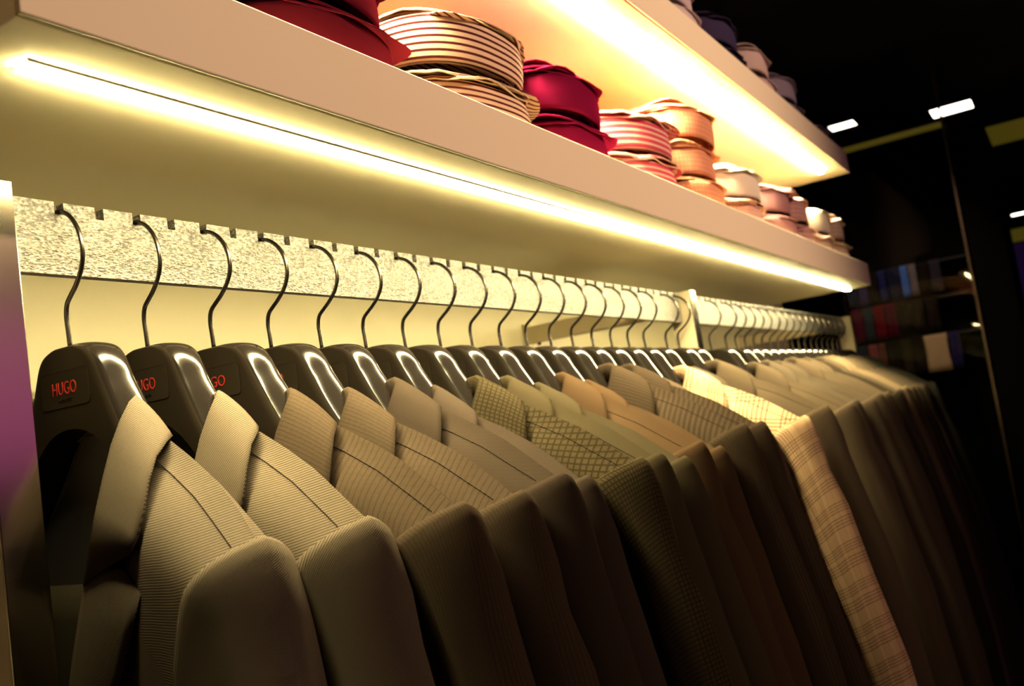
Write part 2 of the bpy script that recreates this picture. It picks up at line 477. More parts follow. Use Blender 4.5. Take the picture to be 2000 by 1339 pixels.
def text_mesh(txt, size, sx, name):
    cu = bpy.data.curves.new(name, 'FONT'); cu.body = txt; cu.size = size; cu.extrude = .00025; cu.align_x = 'CENTER'; cu.align_y = 'CENTER'
    cu.resolution_u = 3
    o = bpy.data.objects.new(name, cu); COL.objects.link(o)
    dg = bpy.context.evaluated_depsgraph_get(); me = bpy.data.meshes.new_from_object(o.evaluated_get(dg))
    bpy.data.objects.remove(o); bpy.data.curves.remove(cu)
    # text x -> outward (-Y), text y -> z, facing -X
    for v in me.vertices: x, y, z = v.co; v.co = (-z, -x * sx, y)
    me.flip_normals() if False else None
    me.materials.clear(); me.name = name
    return me


TXT = text_mesh('HUGO', .0150, .74, 'lettering')
TXT2 = text_mesh('HUGO BOSS', .0034, .95, 'small_lettering')


def make_hanger(x, tilt, label, dz=0.0):
    h = empty('coat_hanger', (x, YR + RT / 2 - .0036, Z0), label, 'hanger', 'black suit hangers on the rail')
    link('hook', HH, M['hook'], h)
    b = bpy.data.objects.new('body', HB); COL.objects.link(b); b.parent = h
    link('label_outline', HO, M['hgrey'], h)
    p = link('label_plate', HP, M['plate'], h)
    link('lettering', TXT, M['hred'], p, Vector((-.0101, .0005, .0895)))
    link('small_lettering', TXT2, M['hgrey'], p, Vector((-.0101, .0005, .0800)))
    link('trouser_bar', HBAR, M['hook'], h)
    return h


# ------------------------------------------------------------------ jacket meshes
WARP = 0.0


def LJ(a, f, z):
    w = float(np.interp(abs(a), [0, .05, .065, .088, .195, .35], [0, .066, .090, .124, .270, .43]))
    return L(math.copysign(abs(a) * (1 - WARP) + w * WARP, a), f, z)


RIDGE_A = [0, .05, .072, .09, .12, .147, .17, .19, .205, .216]
RIDGE_Z = [.060, .056, .047, .037, .016, -.005, -.028, -.048, -.062, -.073]
DL = [0, .0015, .0035, .006, .009, .013, .018, .025, .035, .05, .07, .1, .14, .19, .25, .33, .45, .6, .76]
HEM = -1.10


def front_drop(u, d):
    d1 = np.interp(d, [0, .004, .007, .012, .021, .03, .057, .085, .15, .25, .6, .8], [0, .006, .011, .017, .027, .034, .044, .052, .058, .045, .035, .03])
    d0 = np.interp(d, [0, .005, .03, .06, .13, .185, .29, .4, .8], [0, .009, .009, .011, .026, .046, .075, .08, .085])
    k = u ** 1.5
    return d0 * (1 - k) + d1 * k


def back_drop(u, d):
    d1 = np.interp(d, [0, .01, .03, .06, .15, .25, .6, .8], [0, .008, .02, .03, .04, .04, .03, .03])
    return d1 * u * .7


def body_point(side, u, d):
    """side +1 front, -1 back; u 0 at the neck .. 1 at the armhole; d = depth below the shoulder ridge"""
    aT = (.070 + .119 * u) if side > 0 else .189 * u
    zT = float(np.interp(aT, RIDGE_A, RIDGE_Z))
    if side > 0:
        D = .10 + (.040 - .10) * u; p = 2.6 + 2.2 * u ** 2; x = min(1, d / D); F = .034 + .009 * u; fr = -.012 + .013 * (aT / .189) ** 6
        f = fr + (F - fr) * (1 - (1 - x) ** p); a = aT - front_drop(u, d)
    else:
        D = .03; x = min(1, d / D); fr = -.012 + .013 * (aT / .189) ** 6; f = fr - (.0125 + .018 * (aT / .189) ** 6) * (1 - (1 - x) ** (2.6 + 1.2 * u ** 2)); a = aT - back_drop(u, d)
    z = zT - d
    if d > .1:
        k = min(1, (d - .1) / .66); z = z * (1 - k) + (HEM + d - .76) * k
    return a, f, z, zT


def body_half(s, side, seed):
    """s = +1 outer (towards the room), -1 towards the wall"""
    r = np.random.default_rng(seed); ph = r.uniform(0, 6, 6)
    U = np.linspace(0, 1, 17); P = []; UV = []
    for d in DL:
        row = []; uv = []
        for u in U:
            a, f, z, zT = body_point(side, u, d)
            k = 1 - u ** 4
            f += k * (.0022 * math.sin(u * 6 + ph[0] + d * 9) * min(1, d / .15) + .0012 * math.sin(u * 15 + ph[1] - d * 14) * min(1, d / .1))
            row.append(LJ(s * a, f, z)); uv.append((a + (.35 if side < 0 else 0) + .7 * (s < 0), d + (zT * -.6)))
        P.append(row); UV.append(uv)
    mb = MB(); mb.grid(P, UV, flip=(s * side > 0))
    return mb.mesh('front_panel' if side > 0 else 'back_panel')


PO = [(.189, -.0470), (.1925, -.0462), (.1965, -.0500), (.2000, -.0600), (.2035, -.0760), (.2075, -.1000), (.2130, -.140), (.225, -.20), (.247, -.31), (.272, -.45), (.298, -.68), (.318, -1.0)]
PI = [(.130, -.235), (.131, -.236), (.132, -.238), (.133, -.240), (.135, -.243), (.138, -.248), (.143, -.257), (.152, -.275), (.172, -.34), (.198, -.48), (.222, -.70), (.240, -1.02)]


def sgnp(x, p): return math.copysign(abs(x) ** p, x)


def sleeve(s, seed):
    """starts on the armhole edge of the body, swells a little over the seam, then falls steeply"""
    r = np.random.default_rng(seed); ph = r.uniform(0, 6, 4)
    dd = [0, .0015, .0035, .006, .009, .013, .018, .025, .035, .05, .07, .1, .135, .165, .19]
    edge = [(body_point(1, 1, d)[:3], d, 1) for d in reversed(dd)] + [(body_point(-1, 1, d)[:3], d, -1) for d in dd[1:]]
    rings = []; UV = []; Lt = 0
    for i, (o, q_) in enumerate(zip(PO, PI)):
        w_ = [0, .0, .10, .22, .36, .52, .7, .9, 1, 1, 1, 1][i]; puff = [0, .0042, .0050, .0050, .0050, .005, .0045, .004, .003, .002, .0, .0][i]
        mid = ((o[0] + q_[0]) / 2, (o[1] + q_[1]) / 2); half = ((o[0] - q_[0]) / 2, (o[1] - q_[1]) / 2)
        rf = [.036, .037, .037, .037, .037, .037, .037, .037, .037, .036, .035, .035][i]; f0 = [.006, .006, .006, .006, .006, .006, .007, .008, .010, .012, .013, .014][i]
        ring = []; uv = []
        for n_, ((a, f, z), d, sd) in enumerate(edge):
            c = 1 - 2 * (d / .19) ** .8; sn = max(0, 1 - c * c) ** .32
            t = (1 - c) / 2
            ta = (o[0] - PO[0][0]) * (1 - t) + (q_[0] - PI[0][0]) * t; tz = (o[1] - PO[0][1]) * (1 - t) + (q_[1] - PI[0][1]) * t
            p0 = (a + ta, f, z + tz)
            fp = f0 + sd * rf * sn
            p1 = (mid[0] + half[0] * c - .22 * (fp - f0), fp, mid[1] + half[1] * c)
            deep = min(1, max(0, i - 3) / 5)
            bump = (.0022 * math.sin(o[1] * 28 + n_ * .35 + ph[0]) + .0015 * math.sin(o[1] * 55 + n_ * .5 + ph[1])) * deep
            a_, f_, z_ = (p0[k] * (1 - w_) + p1[k] * w_ for k in range(3))
            a_ += puff * .6 + bump; f_ += sd * (puff * .9 * min(1, d / .02) + bump); z_ += puff * .55 * max(0, 1 - d / .03)
            ring.append(LJ(s * a_, f_, z_)); uv.append((.5 + n_ * .012 + (.4 if s < 0 else 0), Lt + d * .25 * (1 - w_)))
        if i < len(PO) - 1: Lt += math.hypot(PO[i + 1][0] - o[0], PO[i + 1][1] - o[1])
        rings.append(ring); UV.append(uv)
    mb = MB(); mb.grid(rings, UV, closed=True, flip=(s < 0))
    me = mb.mesh('sleeve')
    return me


FOLD = [(0, -.0235, .064), (.024, -.0235, .067), (.046, -.0195, .072), (.061, -.010, .0735), (.069, .002, .068), (.0695, .012, .054), (.067, .020, .036), (.0655, .028, .014), (.0635, .0355, -.010), (.056, .0460, -.062)]
OUTR = [(0, -.0275, .022), (.036, -.0275, .024), (.067, -.0265, .033), (.088, -.018, .0375), (.102, -.002, .033), (.109, .014, .0225), (.1135, .026, .006), (.115, .0345, -.016), (.1125, .0395, -.032), (.1075, .0435, -.044)]


def collar(seed):
    mb = MB()
    for s in (-1, 1):
        rows = []; UV = []; Lt = 0
        for i, (fo, ou) in enumerate(zip(FOLD, OUTR)):
            fo = np.array(fo); ou = np.array(ou)
            if i: Lt += np.linalg.norm((ou + fo) / 2 - (np.array(FOLD[i - 1]) + np.array(OUTR[i - 1])) / 2)
            inn = fo + np.array([-.007 if i > 1 else 0, .004 if i < 3 else (-.004 if i > 5 else 0), -.022 if i < 6 else (-.010 if i < 8 else -.002)])
            row = [inn, fo + np.array([-.0035 if i > 1 else 0, .003 if i < 3 else -.002, -.003])]
            for w_ in (0, .07, .16, .3, .45, .6, .75, .88, 1):
                p = fo * (1 - w_) + ou * w_
                out = np.array([.6, .55 if i > 4 else (-.7 if i < 3 else -.1), .35]); out /= np.linalg.norm(out)
                p = p + out * .0022 * math.sin(math.pi * min(1, w_ * 1.02)) ** .8
                row.append(p)
            rows.append([LJ(s * p[0], p[1], p[2]) for p in row])
            uvv = [(Lt + .02 + (.3 if s < 0 else 0), -.03), (Lt + .02 + (.3 if s < 0 else 0), -.004)] + [(Lt + .02 + (.3 if s < 0 else 0), np.linalg.norm(ou - fo) * w_) for w_ in (0, .07, .16, .3, .45, .6, .75, .88, 1)]
            UV.append(uvv)
        mb.grid(rows, UV, flip=(s < 0))
    return mb.mesh('collar')


LROLL = [(.0655, .0310, -.016), (.0605, .0385, -.036), (.0555, .0430, -.054), (.047, .0462, -.083), (.035, .0485, -.12), (.021, .0500, -.165), (.009, .0505, -.21), (-.002, .0505, -.255)]
LOUT = [(.090, .0320, -.034), (.0885, .0375, -.0545), (.1105, .0405, -.073), (.0985, .0432, -.101), (.087, .045, -.127), (.062, .0470, -.172), (.032, .0480, -.217), (.004, .0485, -.257)]


def lapel(s):
    rows = []; UV = []
    for i, (fo, ou) in enumerate(zip(LROLL, LOUT)):
        fo, ou = np.array(fo), np.array(ou)
        row = [fo + np.array([.006, -.006, 0])]
        ws = (0, .12, .3, .5, .7, .87, 1)
        for w_ in ws: row.append(fo * (1 - w_) + ou * w_ + np.array([0, .0030 * math.sin(math.pi * w_) ** .8, 0]))
        rows.append([LJ(s * p[0], p[1], p[2]) for p in row])
        UV.append([(.9 + p[0] * .8 + .6 * p[2], -p[2] + .4 * p[0]) for p in row])
    mb = MB(); mb.grid(rows, UV, flip=(s < 0))
    return mb.mesh('lapel')


def seam(s):
    """prick stitching along the shoulder seam"""
    pts = []
    for u in np.linspace(.20, .985, 66):
        a, f, z, zT = body_point(1, u, .0115 - .0075 * u)
        pts.append(Vector(LJ(s * a, f + .0002, z + .0005)))
    mb = MB()
    for i in range(0, len(pts) - 1):
        a, b = pts[i], pts[i + 1]; b = a + (b - a) * .68
        mb.tube([a, b], .00042, 5)
    return mb.mesh('shoulder_seam')


VAR = []
for v_ in range(5):
    WARP = (0.0, .42, 1.0, 1.0, 1.0)[v_]
    VAR.append(dict(front={s: body_half(s, 1, 10 * v_ + (s > 0)) for s in (1, -1)}, back={s: body_half(s, -1, 10 * v_ + 5 + (s > 0)) for s in (1, -1)},
                    sleeve={s: sleeve(s, 20 * v_ + (s > 0)) for s in (1, -1)}, collar=collar(v_), lapel={s: lapel(s) for s in (1, -1)}, seam={s: seam(s) for s in (1, -1)}))


def lining_mesh():
    mb = MB(); P = []
    for z in (.05, .02, -.02, -.08, -.2, -.5, -.78):
        k = min(1, max(.15, (.06 - z) / .12)); P.append([L(a * k, -.016, z) for a in np.linspace(-.125, .125, 9)])
    mb.grid(P); return mb.mesh('lining')


LIN = lining_mesh()


def solid(o, t, off=-1):
    m = o.modifiers.new('thickness', 'SOLIDIFY'); m.thickness = t; m.offset = off; m.use_rim = True
    return o


def make_jacket(x, mt, label, v=0, dz=0., sx=1., sy=1., rz=0., rx=0.):
    V = VAR[v]
    j = empty('suit_jacket', (x, YR + RT / 2 - .0036, Z0 + dz), label, 'jacket', 'suit jackets hanging in a row on the rail')
    j.scale = (sx, sy, 1); j.rotation_euler = (rx, 0, rz)
    for s in (1, -1):
        link('front_panel', V['front'][s], mt, j); link('back_panel', V['back'][s], mt, j)
        link('sleeve', V['sleeve'][s], mt, j)
        solid(link('lapel', V['lapel'][s], mt, j), .0022, 0)
        link('shoulder_seam', V['seam'][s], M['stitch'], j)
    solid(link('collar', V['collar'], mt, j), .0024, 0)
    link('lining', LIN, M['lining'], j)
    return j


# cloth kinds: name -> (light colour, dark colour, pattern)
CL = dict(
    tan=((.36, .30, .23), (.095, .070, .048), 'twill'),
    tan2=((.34, .28, .21), (.09, .066, .044), 'twill'),
    rib=((.120, .086, .058), (.036, .025, .017), 'rib'),
    rib2=((.115, .082, .056), (.034, .024, .017), 'rib'),
    mauve=((.078, .057, .042), (.030, .022, .017), 'fine'),
    mauve2=((.076, .056, .043), (.030, .022, .017), 'plain'),
    green=((.086, .066, .038), (.018, .0135, .007), 'check'),
    green2=((.079, .062, .037), (.024, .0185, .010), 'plain'),
    green3=((.080, .063, .038), (.024, .019, .011), 'plain'),
    brown=((.098, .060, .034), (.048, .028, .016), 'plain'),
    brown2=((.092, .056, .032), (.046, .027, .015), 'plain'),
    stripe=((.085, .060, .040), (.034, .023, .016), 'stripe'),
    stripe2=((.078, .055, .037), (.031, .021, .014), 'stripe'),
    cream=((.20, .17, .12), (.15, .12, .085), 'plain'),
    plaid=((.19, .125, .075), (.034, .019, .013), 'glen'),
    taupe=((.115, .084, .056), (.060, .043, .029), 'plain'),
    taupe2=((.105, .080, .056), (.055, .041, .029), 'plain'),
    speck=((.135, .105, .075), (.045, .033, .023), 'fine'),
    dark=((.045, .033, .023), (.022, .016, .011), 'plain'),
    sand=((.210, .150, .095), (.120, .084, .052), 'plain'),
    grey=((.085, .078, .062), (.045, .041, .033), 'plain'),
)
AL = .21                        # how dark the suitings are
CM = {k: cloth('cloth_' + k, *[tuple(x * (1 if k in ('plaid', 'cream') else AL) for x in c) for c in v[:2]], v[2], light=(.62, .36, .15)) for k, v in CL.items()}

J = [  # slot, cloth, label, dz, shape, x-scale, y-scale
    (0, 'tan', 'tan-brown twill suit jacket nearest the left post, lapel showing', 0, 0, 1, 1.0),
    (2, 'tan2', 'tan-brown twill suit jacket, second from the left post', 0, 1, 1, 1.0),
    (4, 'rib', 'taupe fine-striped suit jacket, third from the left post', -0.002, 2, 1, 0.98),
    (6, 'rib2', 'taupe fine-striped suit jacket, fourth from the left post', -0.004, 3, 1, 1.0),
    (8, 'mauve', 'mauve-grey textured suit jacket, fifth from the left post', 0.004, 4, 1, 1.02),
    (10, 'mauve2', 'plain mauve-grey suit jacket behind the mauve textured one', -0.006, 2, 1, 0.97),
    (12, 'green', 'olive-grey suit jacket with a small dark grid check', 0.002, 3, 1, 1.07),
    (14, 'green2', 'plain olive-grey suit jacket right behind the grid-check one', 0.001, 4, 1, 1.03),
    (16, 'green3', 'olive-grey suit jacket, second behind the grid-check one', -0.01, 2, 1, 1.03),
    (18, 'brown', 'plain chestnut brown suit jacket in front of its lookalike', 0.003, 3, 1, 1.0),
    (20, 'brown2', 'plain chestnut brown suit jacket mostly hidden behind its lookalike', -0.01, 4, 1, 1.0),
    (22, 'stripe', 'brown ribbed-stripe suit jacket, eighth before the middle post', 0.014, 2, 1, 1.05),
    (24, 'stripe2', 'dark brown ribbed-stripe suit jacket half hidden by the one in front', 0.012, 3, 1, 1.07),
    (26, 'cream', 'pale cream jacket of which only the collar shows', 0.002, 4, 0.9, 0.84),
    (28, 'taupe', 'dark taupe jacket squeezed in right before the plaid one', -0.012, 2, 0.9, 0.93),
    (30, 'plaid', 'light tan plaid suit jacket with dark check lines', 0.006, 3, 1.05, 1.09),
    (32, 'taupe2', 'dark taupe jacket right behind the plaid one', 0.004, 4, 1, 1.0),
    (35, 'taupe', 'taupe suit jacket, second behind the plaid one', 0.016, 2, 1, 1.07),
    (36.8, 'taupe2', 'taupe suit jacket hanging right before the middle post', 0.01, 3, 0.8, 1.0),
]
far = ['taupe', 'speck', 'taupe2', 'mauve2', 'taupe', 'speck', 'taupe', 'dark', 'taupe2', 'sand', 'sand', 'taupe', 'taupe2', 'taupe', 'speck', 'grey', 'grey', 'grey']
ordn = ['first', 'second', 'third', 'fourth', 'fifth', 'sixth', 'seventh', 'eighth', 'ninth', 'tenth', 'eleventh', 'twelfth', 'thirteenth', 'fourteenth', 'fifteenth', 'sixteenth', 'seventeenth', 'last']
cname = dict(taupe='taupe', speck='speckled brown', taupe2='greyish taupe', mauve2='mauve-grey', dark='dark brown', sand='light sand', grey='dark grey')
for i, c in enumerate(far):
    nm = ordn[i]
    lab = '%s suit jacket, %s past the middle post' % (cname[c], nm) if nm != 'last' else 'dark grey suit jacket at the very far end of the rail'
    J.append((42 + 2 * i + (1 if i > 0 else 0), c, lab, .012 + .010 * i / 17 + rng.uniform(-.004, .004), 2 + i % 3, 1, 1.03 + rng.uniform(-.04, .04)))

for i, (k, c, lab, dz, v, sx, sy_) in enumerate(J):
    x = XK0 + k * PITCH
    short = lab.split(',')[0]
    hl = 'black moulded hanger carrying the ' + lab.replace('suit jacket', 'jacket').replace(', lapel showing', '')
    hg = make_hanger(x, 0, ' '.join(hl.split()[:16])); hg.scale = (1, 1.0 if k < 3 else 1.2, 1)
    make_jacket(x, CM[c], lab, v, dz, sx, sy_, rz=rng.uniform(-.02, .02) if i > 0 else 0.)

TRM = cloth('cloth_trousers', (.016, .0135, .009), (.006, .005, .003), 'twill')
# trousers folded over the bar of the first hanger
def trousers():
    o = empty('folded_trousers', (XK0, YR + RT / 2 - .0036, Z0 - .076), 'tan-brown twill trousers folded over the first hanger inside the jacket', 'trousers')
    mb = MB(); P = []; UV = []
    prof = [(.012, -.55), (.013, -.3), (.013, -.1), (.0125, -.02), (.009, -.004), (.002, .0035), (-.005, .0055), (-.012, .0035), (-.0155, -.004), (-.0165, -.02), (-.0165, -.1), (-.017, -.3), (-.0175, -.55)]
    Lt = 0
    for i, (f, z) in enumerate(prof):
        if i: Lt += math.hypot(f - prof[i - 1][0], z - prof[i - 1][1])
        P.append([(-f + .0012 * math.sin(a * 60), -a, z) for a in np.linspace(-.10, .10, 15)]); UV.append([(a, Lt) for a in np.linspace(-.10, .10, 15)])
    mb.grid(P, UV); solid(link('leg_fold', mb.mesh('leg_fold'), TRM, o), .002, 0)
    cb = MB(); cb.tube([(-.0135, -.03, -.012), (-.0142, -.031, -.2), (-.0142, -.032, -.5)], .0008, 6)
    link('crease', cb.mesh('crease'), TRM, o)


trousers()

# ------------------------------------------------------------------ folded shirts
def shirt_meshes(seed, W=.121, D=.088, H=.0535):
    r = np.random.default_rng(seed); out = {}
    # collar band, bowed to the front (-Y), standing on z = 0
    zs = np.array([0, .12, .3, .5, .7, .88, 1.0]) * H
    th = np.radians(np.linspace(-118, 118, 45)); P = []; UV = []
    ph = r.uniform(0, 6, 3); fl = r.uniform(-.003, .005)
    for z in zs:
        k = z / H; row = []; uv = []; grow = fl * k + .0025 * math.sin(k * math.pi)
        for t in th:
            x = (W + grow) * sgnp(math.sin(t), .80); y = D - (D + grow) * sgnp(math.cos(t), .9)
            z_ = z - (.004 + .004 * math.sin(ph[1])) * k * (t / 1.6) ** 2 + .0016 * math.sin(2.2 * t + ph[0]) * k
            row.append((x, y, max(0, z_))); uv.append((t * .1 + 1, z))
        P.append(row); UV.append(uv)
    mb = MB(); mb.grid(P, UV); out['collar'] = mb.mesh('collar')
    # collar stand inside
    mb = MB(); P = []; UV = []
    for z in (0, H * .5, H * .93):
        P.append([((W - .008) * sgnp(math.sin(t), .82), D - (D - .008) * sgnp(math.cos(t), .88), z) for t in th]); UV.append([(t * .1 + 1, z) for t in th])
    mb.grid(P, UV); out['collar_stand'] = mb.mesh('collar_stand')

    # soft folded layers
    def layer(z0, thk, hw, y0, y1, lump, seed2, name, dome=0.0, skew=0.0):
        q_ = np.random.default_rng(seed2); p1 = q_.uniform(0, 6, 8); n, m = 34, 15; mb = MB()
        rows_t = []; rows_b = []; uvt = []; yc, hd = (y0 + y1) / 2, (y1 - y0) / 2
        for i in range(m):
            rr = [0, .2, .4, .55, .68, .78, .86, .92, .955, .978, .99, .997, 1, 1, 1][i]
            rt_, rb_, uu = [], [], []
            for j in range(n):
                an = 2 * math.pi * j / n; ex = .42
                wob = 1 + .05 * math.sin(3 * an + p1[0]) + .045 * math.sin(5 * an + p1[1]) + skew * max(0, math.cos(an))
                x = hw * rr * sgnp(math.cos(an), ex) * wob; y = yc + hd * rr * sgnp(math.sin(an), ex) * (1 + .02 * math.sin(4 * an + p1[2]))
                edge = math.sqrt(max(0, 1 - rr ** 8))
                wz = lump * (math.sin(x * 34 + p1[3] + y * 9) * .5 + math.sin(y * 40 + p1[4] - x * 17) * .35 + .5 * math.sin(x * 70 + p1[5]) * .4)
                droop = -.35 * lump * max(0, rr - .75) / .25 * (1 + math.sin(2 * an + p1[6]))
                zc = z0 + thk / 2 + wz + droop + dome * (1 - rr ** 2.5) * (.6 + .4 * math.sin(x * 22 + p1[7])) - 1.2 * lump * max(0, rr - .6) * max(0, math.cos(an - p1[6]))
                rt_.append((x, y, zc + thk / 2 * edge)); rb_.append((x, y, zc - thk / 2 * edge)); uu.append((x, y))
            rows_t.append(rt_); rows_b.append(rb_); uvt.append(uu)
        mb.grid(rows_t[:13], uvt[:13], closed=True); mb.grid(rows_b[:13], uvt[:13], closed=True, flip=True)
        return mb.mesh(name)
    out['folded_layer'] = [layer(.014, .012, W - .012, .03, .34, .0015, seed * 7 + 1, 'folded_layer'), layer(.030, .012, W - .012, .03, .35, .002, seed * 7 + 2, 'folded_layer'),
                           layer(.0460, .008, W - .012, .012, .36, .0035, seed * 7 + 3, 'folded_layer'), layer(.0570, .006, W - .004, .006, .35, .0065, seed * 7 + 4, 'folded_layer', .003, .06)]
    out['top_layer'] = [layer(.0590, .006, W - .004, .002, .34, .0095, seed * 7 + 5, 'folded_layer', .022, .14), layer(.0650, .005, W - .028, .014, .33, .009, seed * 7 + 6, 'folded_layer', .032, .04)]
    # crumpled cloth that wells out between one collar and the next
    def ruffle(z0, reach, seed2):
        q_ = np.random.default_rng(seed2); fr = q_.uniform(1.2, 6.5, 6); p1 = q_.uniform(0, 6.3, 6); am = q_.uniform(.5, 1, 6)

        def ns(t, o): return sum(am[(i + o) % 6] * (1 - 1.6 * abs(math.sin(fr[(i + o) % 6] * t * .5 + p1[(i + 2 * o) % 6]))) for i in range(4)) / 3
        P, UV = [], []
        for j in range(8):
            w_ = j / 7; row, uv = [], []
            for t in np.radians(np.linspace(-116, 116, 90)):
                out_ = reach * max(-.6, .25 + .9 * ns(t, 1)) * (1 + .5 * max(0, math.sin(t)))
                rad = -.020 + (.020 + out_) * w_
                x = (W + rad) * sgnp(math.sin(t), .82); y = D - (D + rad) * sgnp(math.cos(t), .9)
                z = z0 + .0055 * ns(t * 1.3, 2) * (.4 + .6 * w_) + .004 * math.sin(w_ * math.pi) - (.004 + .007 * abs(ns(t, 3))) * w_ ** 2
                row.append((x, y, z)); uv.append((t * .1, w_ * .03))
            P.append(row); UV.append(uv)
        mb = MB(); mb.grid(P, UV); return mb.mesh('crumpled_fold')
    out['fold'] = [ruffle(.0570, .020, seed * 11 + 1), ruffle(.0625, .017, seed * 11 + 2)]
    return out


SV = [shirt_meshes(s) for s in (1, 2, 3, 4, 5)]
SH_PITCH = .0725
SC = dict(
    maroon=((.11, .008, .018), (.085, .006, .014), 'plain'),
    mstripe=((.80, .60, .44), (.085, .016, .018), 'hstripe'),
    magenta=((.19, .006, .042), (.155, .005, .034), 'plain'),
    pstripe=((.78, .56, .44), (.56, .075, .12), 'hband'),
    orange=((.72, .36, .21), (.60, .22, .14), 'gingham'),
    lpink=((.70, .46, .38), (.52, .27, .24), 'gingham'),
    mauve=((.38, .19, .20), (.32, .155, .17), 'plain'),
    mplaid=((.52, .29, .28), (.16, .08, .10), 'tatter'),
    dplaid=((.42, .27, .25), (.045, .025, .03), 'tatter'),
    cplaid=((.72, .56, .47), (.36, .22, .21), 'tatter'),
    cream=((.80, .72, .60), (.74, .66, .55), 'plain'),
    lilac=((.52, .41, .44), (.46, .36, .39), 'plain'),
    greyw=((.60, .50, .50), (.53, .44, .45), 'plain'),
    navy=((.045, .035, .085), (.032, .026, .06), 'plain'),
    thinp=((.66, .52, .48), (.34, .22, .24), 'thin'),
    lav=((.33, .28, .38), (.29, .25, .33), 'plain'),
    lcheck=((.60, .48, .50), (.26, .18, .26), 'gingham'),
)
SM = {k: cloth('shirting_' + k, *v, rough=.8, sheen=.0) for k, v in SC.items()}


def make_shirt(x, y, z, mt, label, v, rz=0., top=True, inner=None):
    o = empty('folded_shirt', (x, y, z), label, 'shirt', 'folded shirts stacked on the shelves'); o.rotation_euler = (0, 0, rz)
    V = SV[v % 5]
    solid(link('collar', V['collar'], mt, o), .0018, -1)
    link('collar_stand', V['collar_stand'], mt, o)
    for fm in V['fold']: solid(link('crumpled_fold', fm, mt, o), .0016, 0)
    for i, me in enumerate(V['folded_layer'] + (V['top_layer'] if top else [])):
        lo = link('folded_layer', me, mt, o)
        if i >= 2: lo.location = (rng.uniform(-.006, .024) * (i > 2), rng.uniform(-.006, .008), 0); lo.rotation_euler = (rng.uniform(-.02, .02), rng.uniform(-.05, .05), rng.uniform(-.16, .16))
    return o


LOWER = [  # x, [(cloth, label) bottom..top], yaw
    (.415, [('maroon', 'dark wine red folded shirt at the lower shelf near end, bottom one'), ('maroon', 'dark wine red folded shirt at the lower shelf near end, top one')], 0),
    (.675, [('maroon', 'plain wine red folded shirt beside the striped pair, lower of two'), ('maroon', 'plain wine red folded shirt beside the striped pair, upper of two')], .05),
    (.935, [('mstripe', 'cream shirt with thin maroon stripes, lower of two'), ('mstripe', 'cream shirt with thin maroon stripes, upper of two')], -.04),
    (1.195, [('magenta', 'plain magenta folded shirt, lower of two'), ('magenta', 'plain magenta folded shirt, upper of two')], .03),
    (1.455, [('pstripe', 'pink and cream banded folded shirt, lower of two'), ('pstripe', 'pink and cream banded folded shirt, upper of two')], -.02),
    (1.725, [('orange', 'orange checked folded shirt at the bottom of its stack of three'), ('orange', 'orange checked folded shirt in the middle of its stack of three'), ('orange', 'pale orange checked folded shirt on top of its stack of three')], .04),
    (1.985, [('lpink', 'pale pink checked folded shirt with a white shirt on it'), ('cream', 'white folded shirt on the pale pink checked one')], 0),
    (2.235, [('mauve', 'plain mauve folded shirt, lower of two'), ('mauve', 'plain mauve folded shirt, upper of two')], -.05),
    (2.465, [('mplaid', 'mauve shirt with dark grid lines, lower of two'), ('mplaid', 'mauve shirt with dark grid lines, upper of two')], .03),
    (2.690, [('dplaid', 'dark checked folded shirt under the cream shirt'), ('cream', 'bright cream folded shirt near the far end of the lower shelf')], 0),
    (2.905, [('cplaid', 'pale checked shirt at the far end of the lower shelf, lower of two'), ('cplaid', 'pale checked shirt at the far end of the lower shelf, upper of two')], .02),
]
UPPER = [
    (1.48, [('greyw', 'pale grey folded shirt on the upper shelf nearest the camera, lower of two'), ('greyw', 'pale grey folded shirt on the upper shelf nearest the camera, upper of two')], 0),
    (1.745, [('greyw', 'pale grey shirt left of the navy ones, bottom of three'), ('lilac', 'lilac-grey shirt left of the navy ones, middle of three'), ('lilac', 'lilac-grey shirt left of the navy ones, top of three')], .03),
    (2.02, [('navy', 'plain navy folded shirt, lower of two on the upper shelf'), ('navy', 'plain navy folded shirt, upper of two on the upper shelf')], -.03),
    (2.30, [('thinp', 'pinkish thin-striped shirt on the upper shelf, lower of two'), ('thinp', 'pinkish thin-striped shirt on the upper shelf, upper of two')], .02),
    (2.57, [('lav', 'plain lavender shirt on the upper shelf, lower of two'), ('lav', 'plain lavender shirt on the upper shelf, upper of two')], 0),
    (2.84, [('lcheck', 'small checked shirt at the far end of the upper shelf')], -.03),
]
n_ = 0
for stacks, zt in ((LOWER, LZT), (UPPER, UZT)):
    for x, items, rz in stacks:
        for i, (c, lab) in enumerate(items):
            make_shirt(x + .018 + rng.uniform(-.006, .006) * (i > 0), YF + .034 + rng.uniform(-.004, .006) * (i > 0), zt + .0006 + i * SH_PITCH, SM[c], lab, n_, rz * 2 + rng.uniform(-.12, .12) * (i > 0), top=(i == len(items) - 1)); n_ += 1

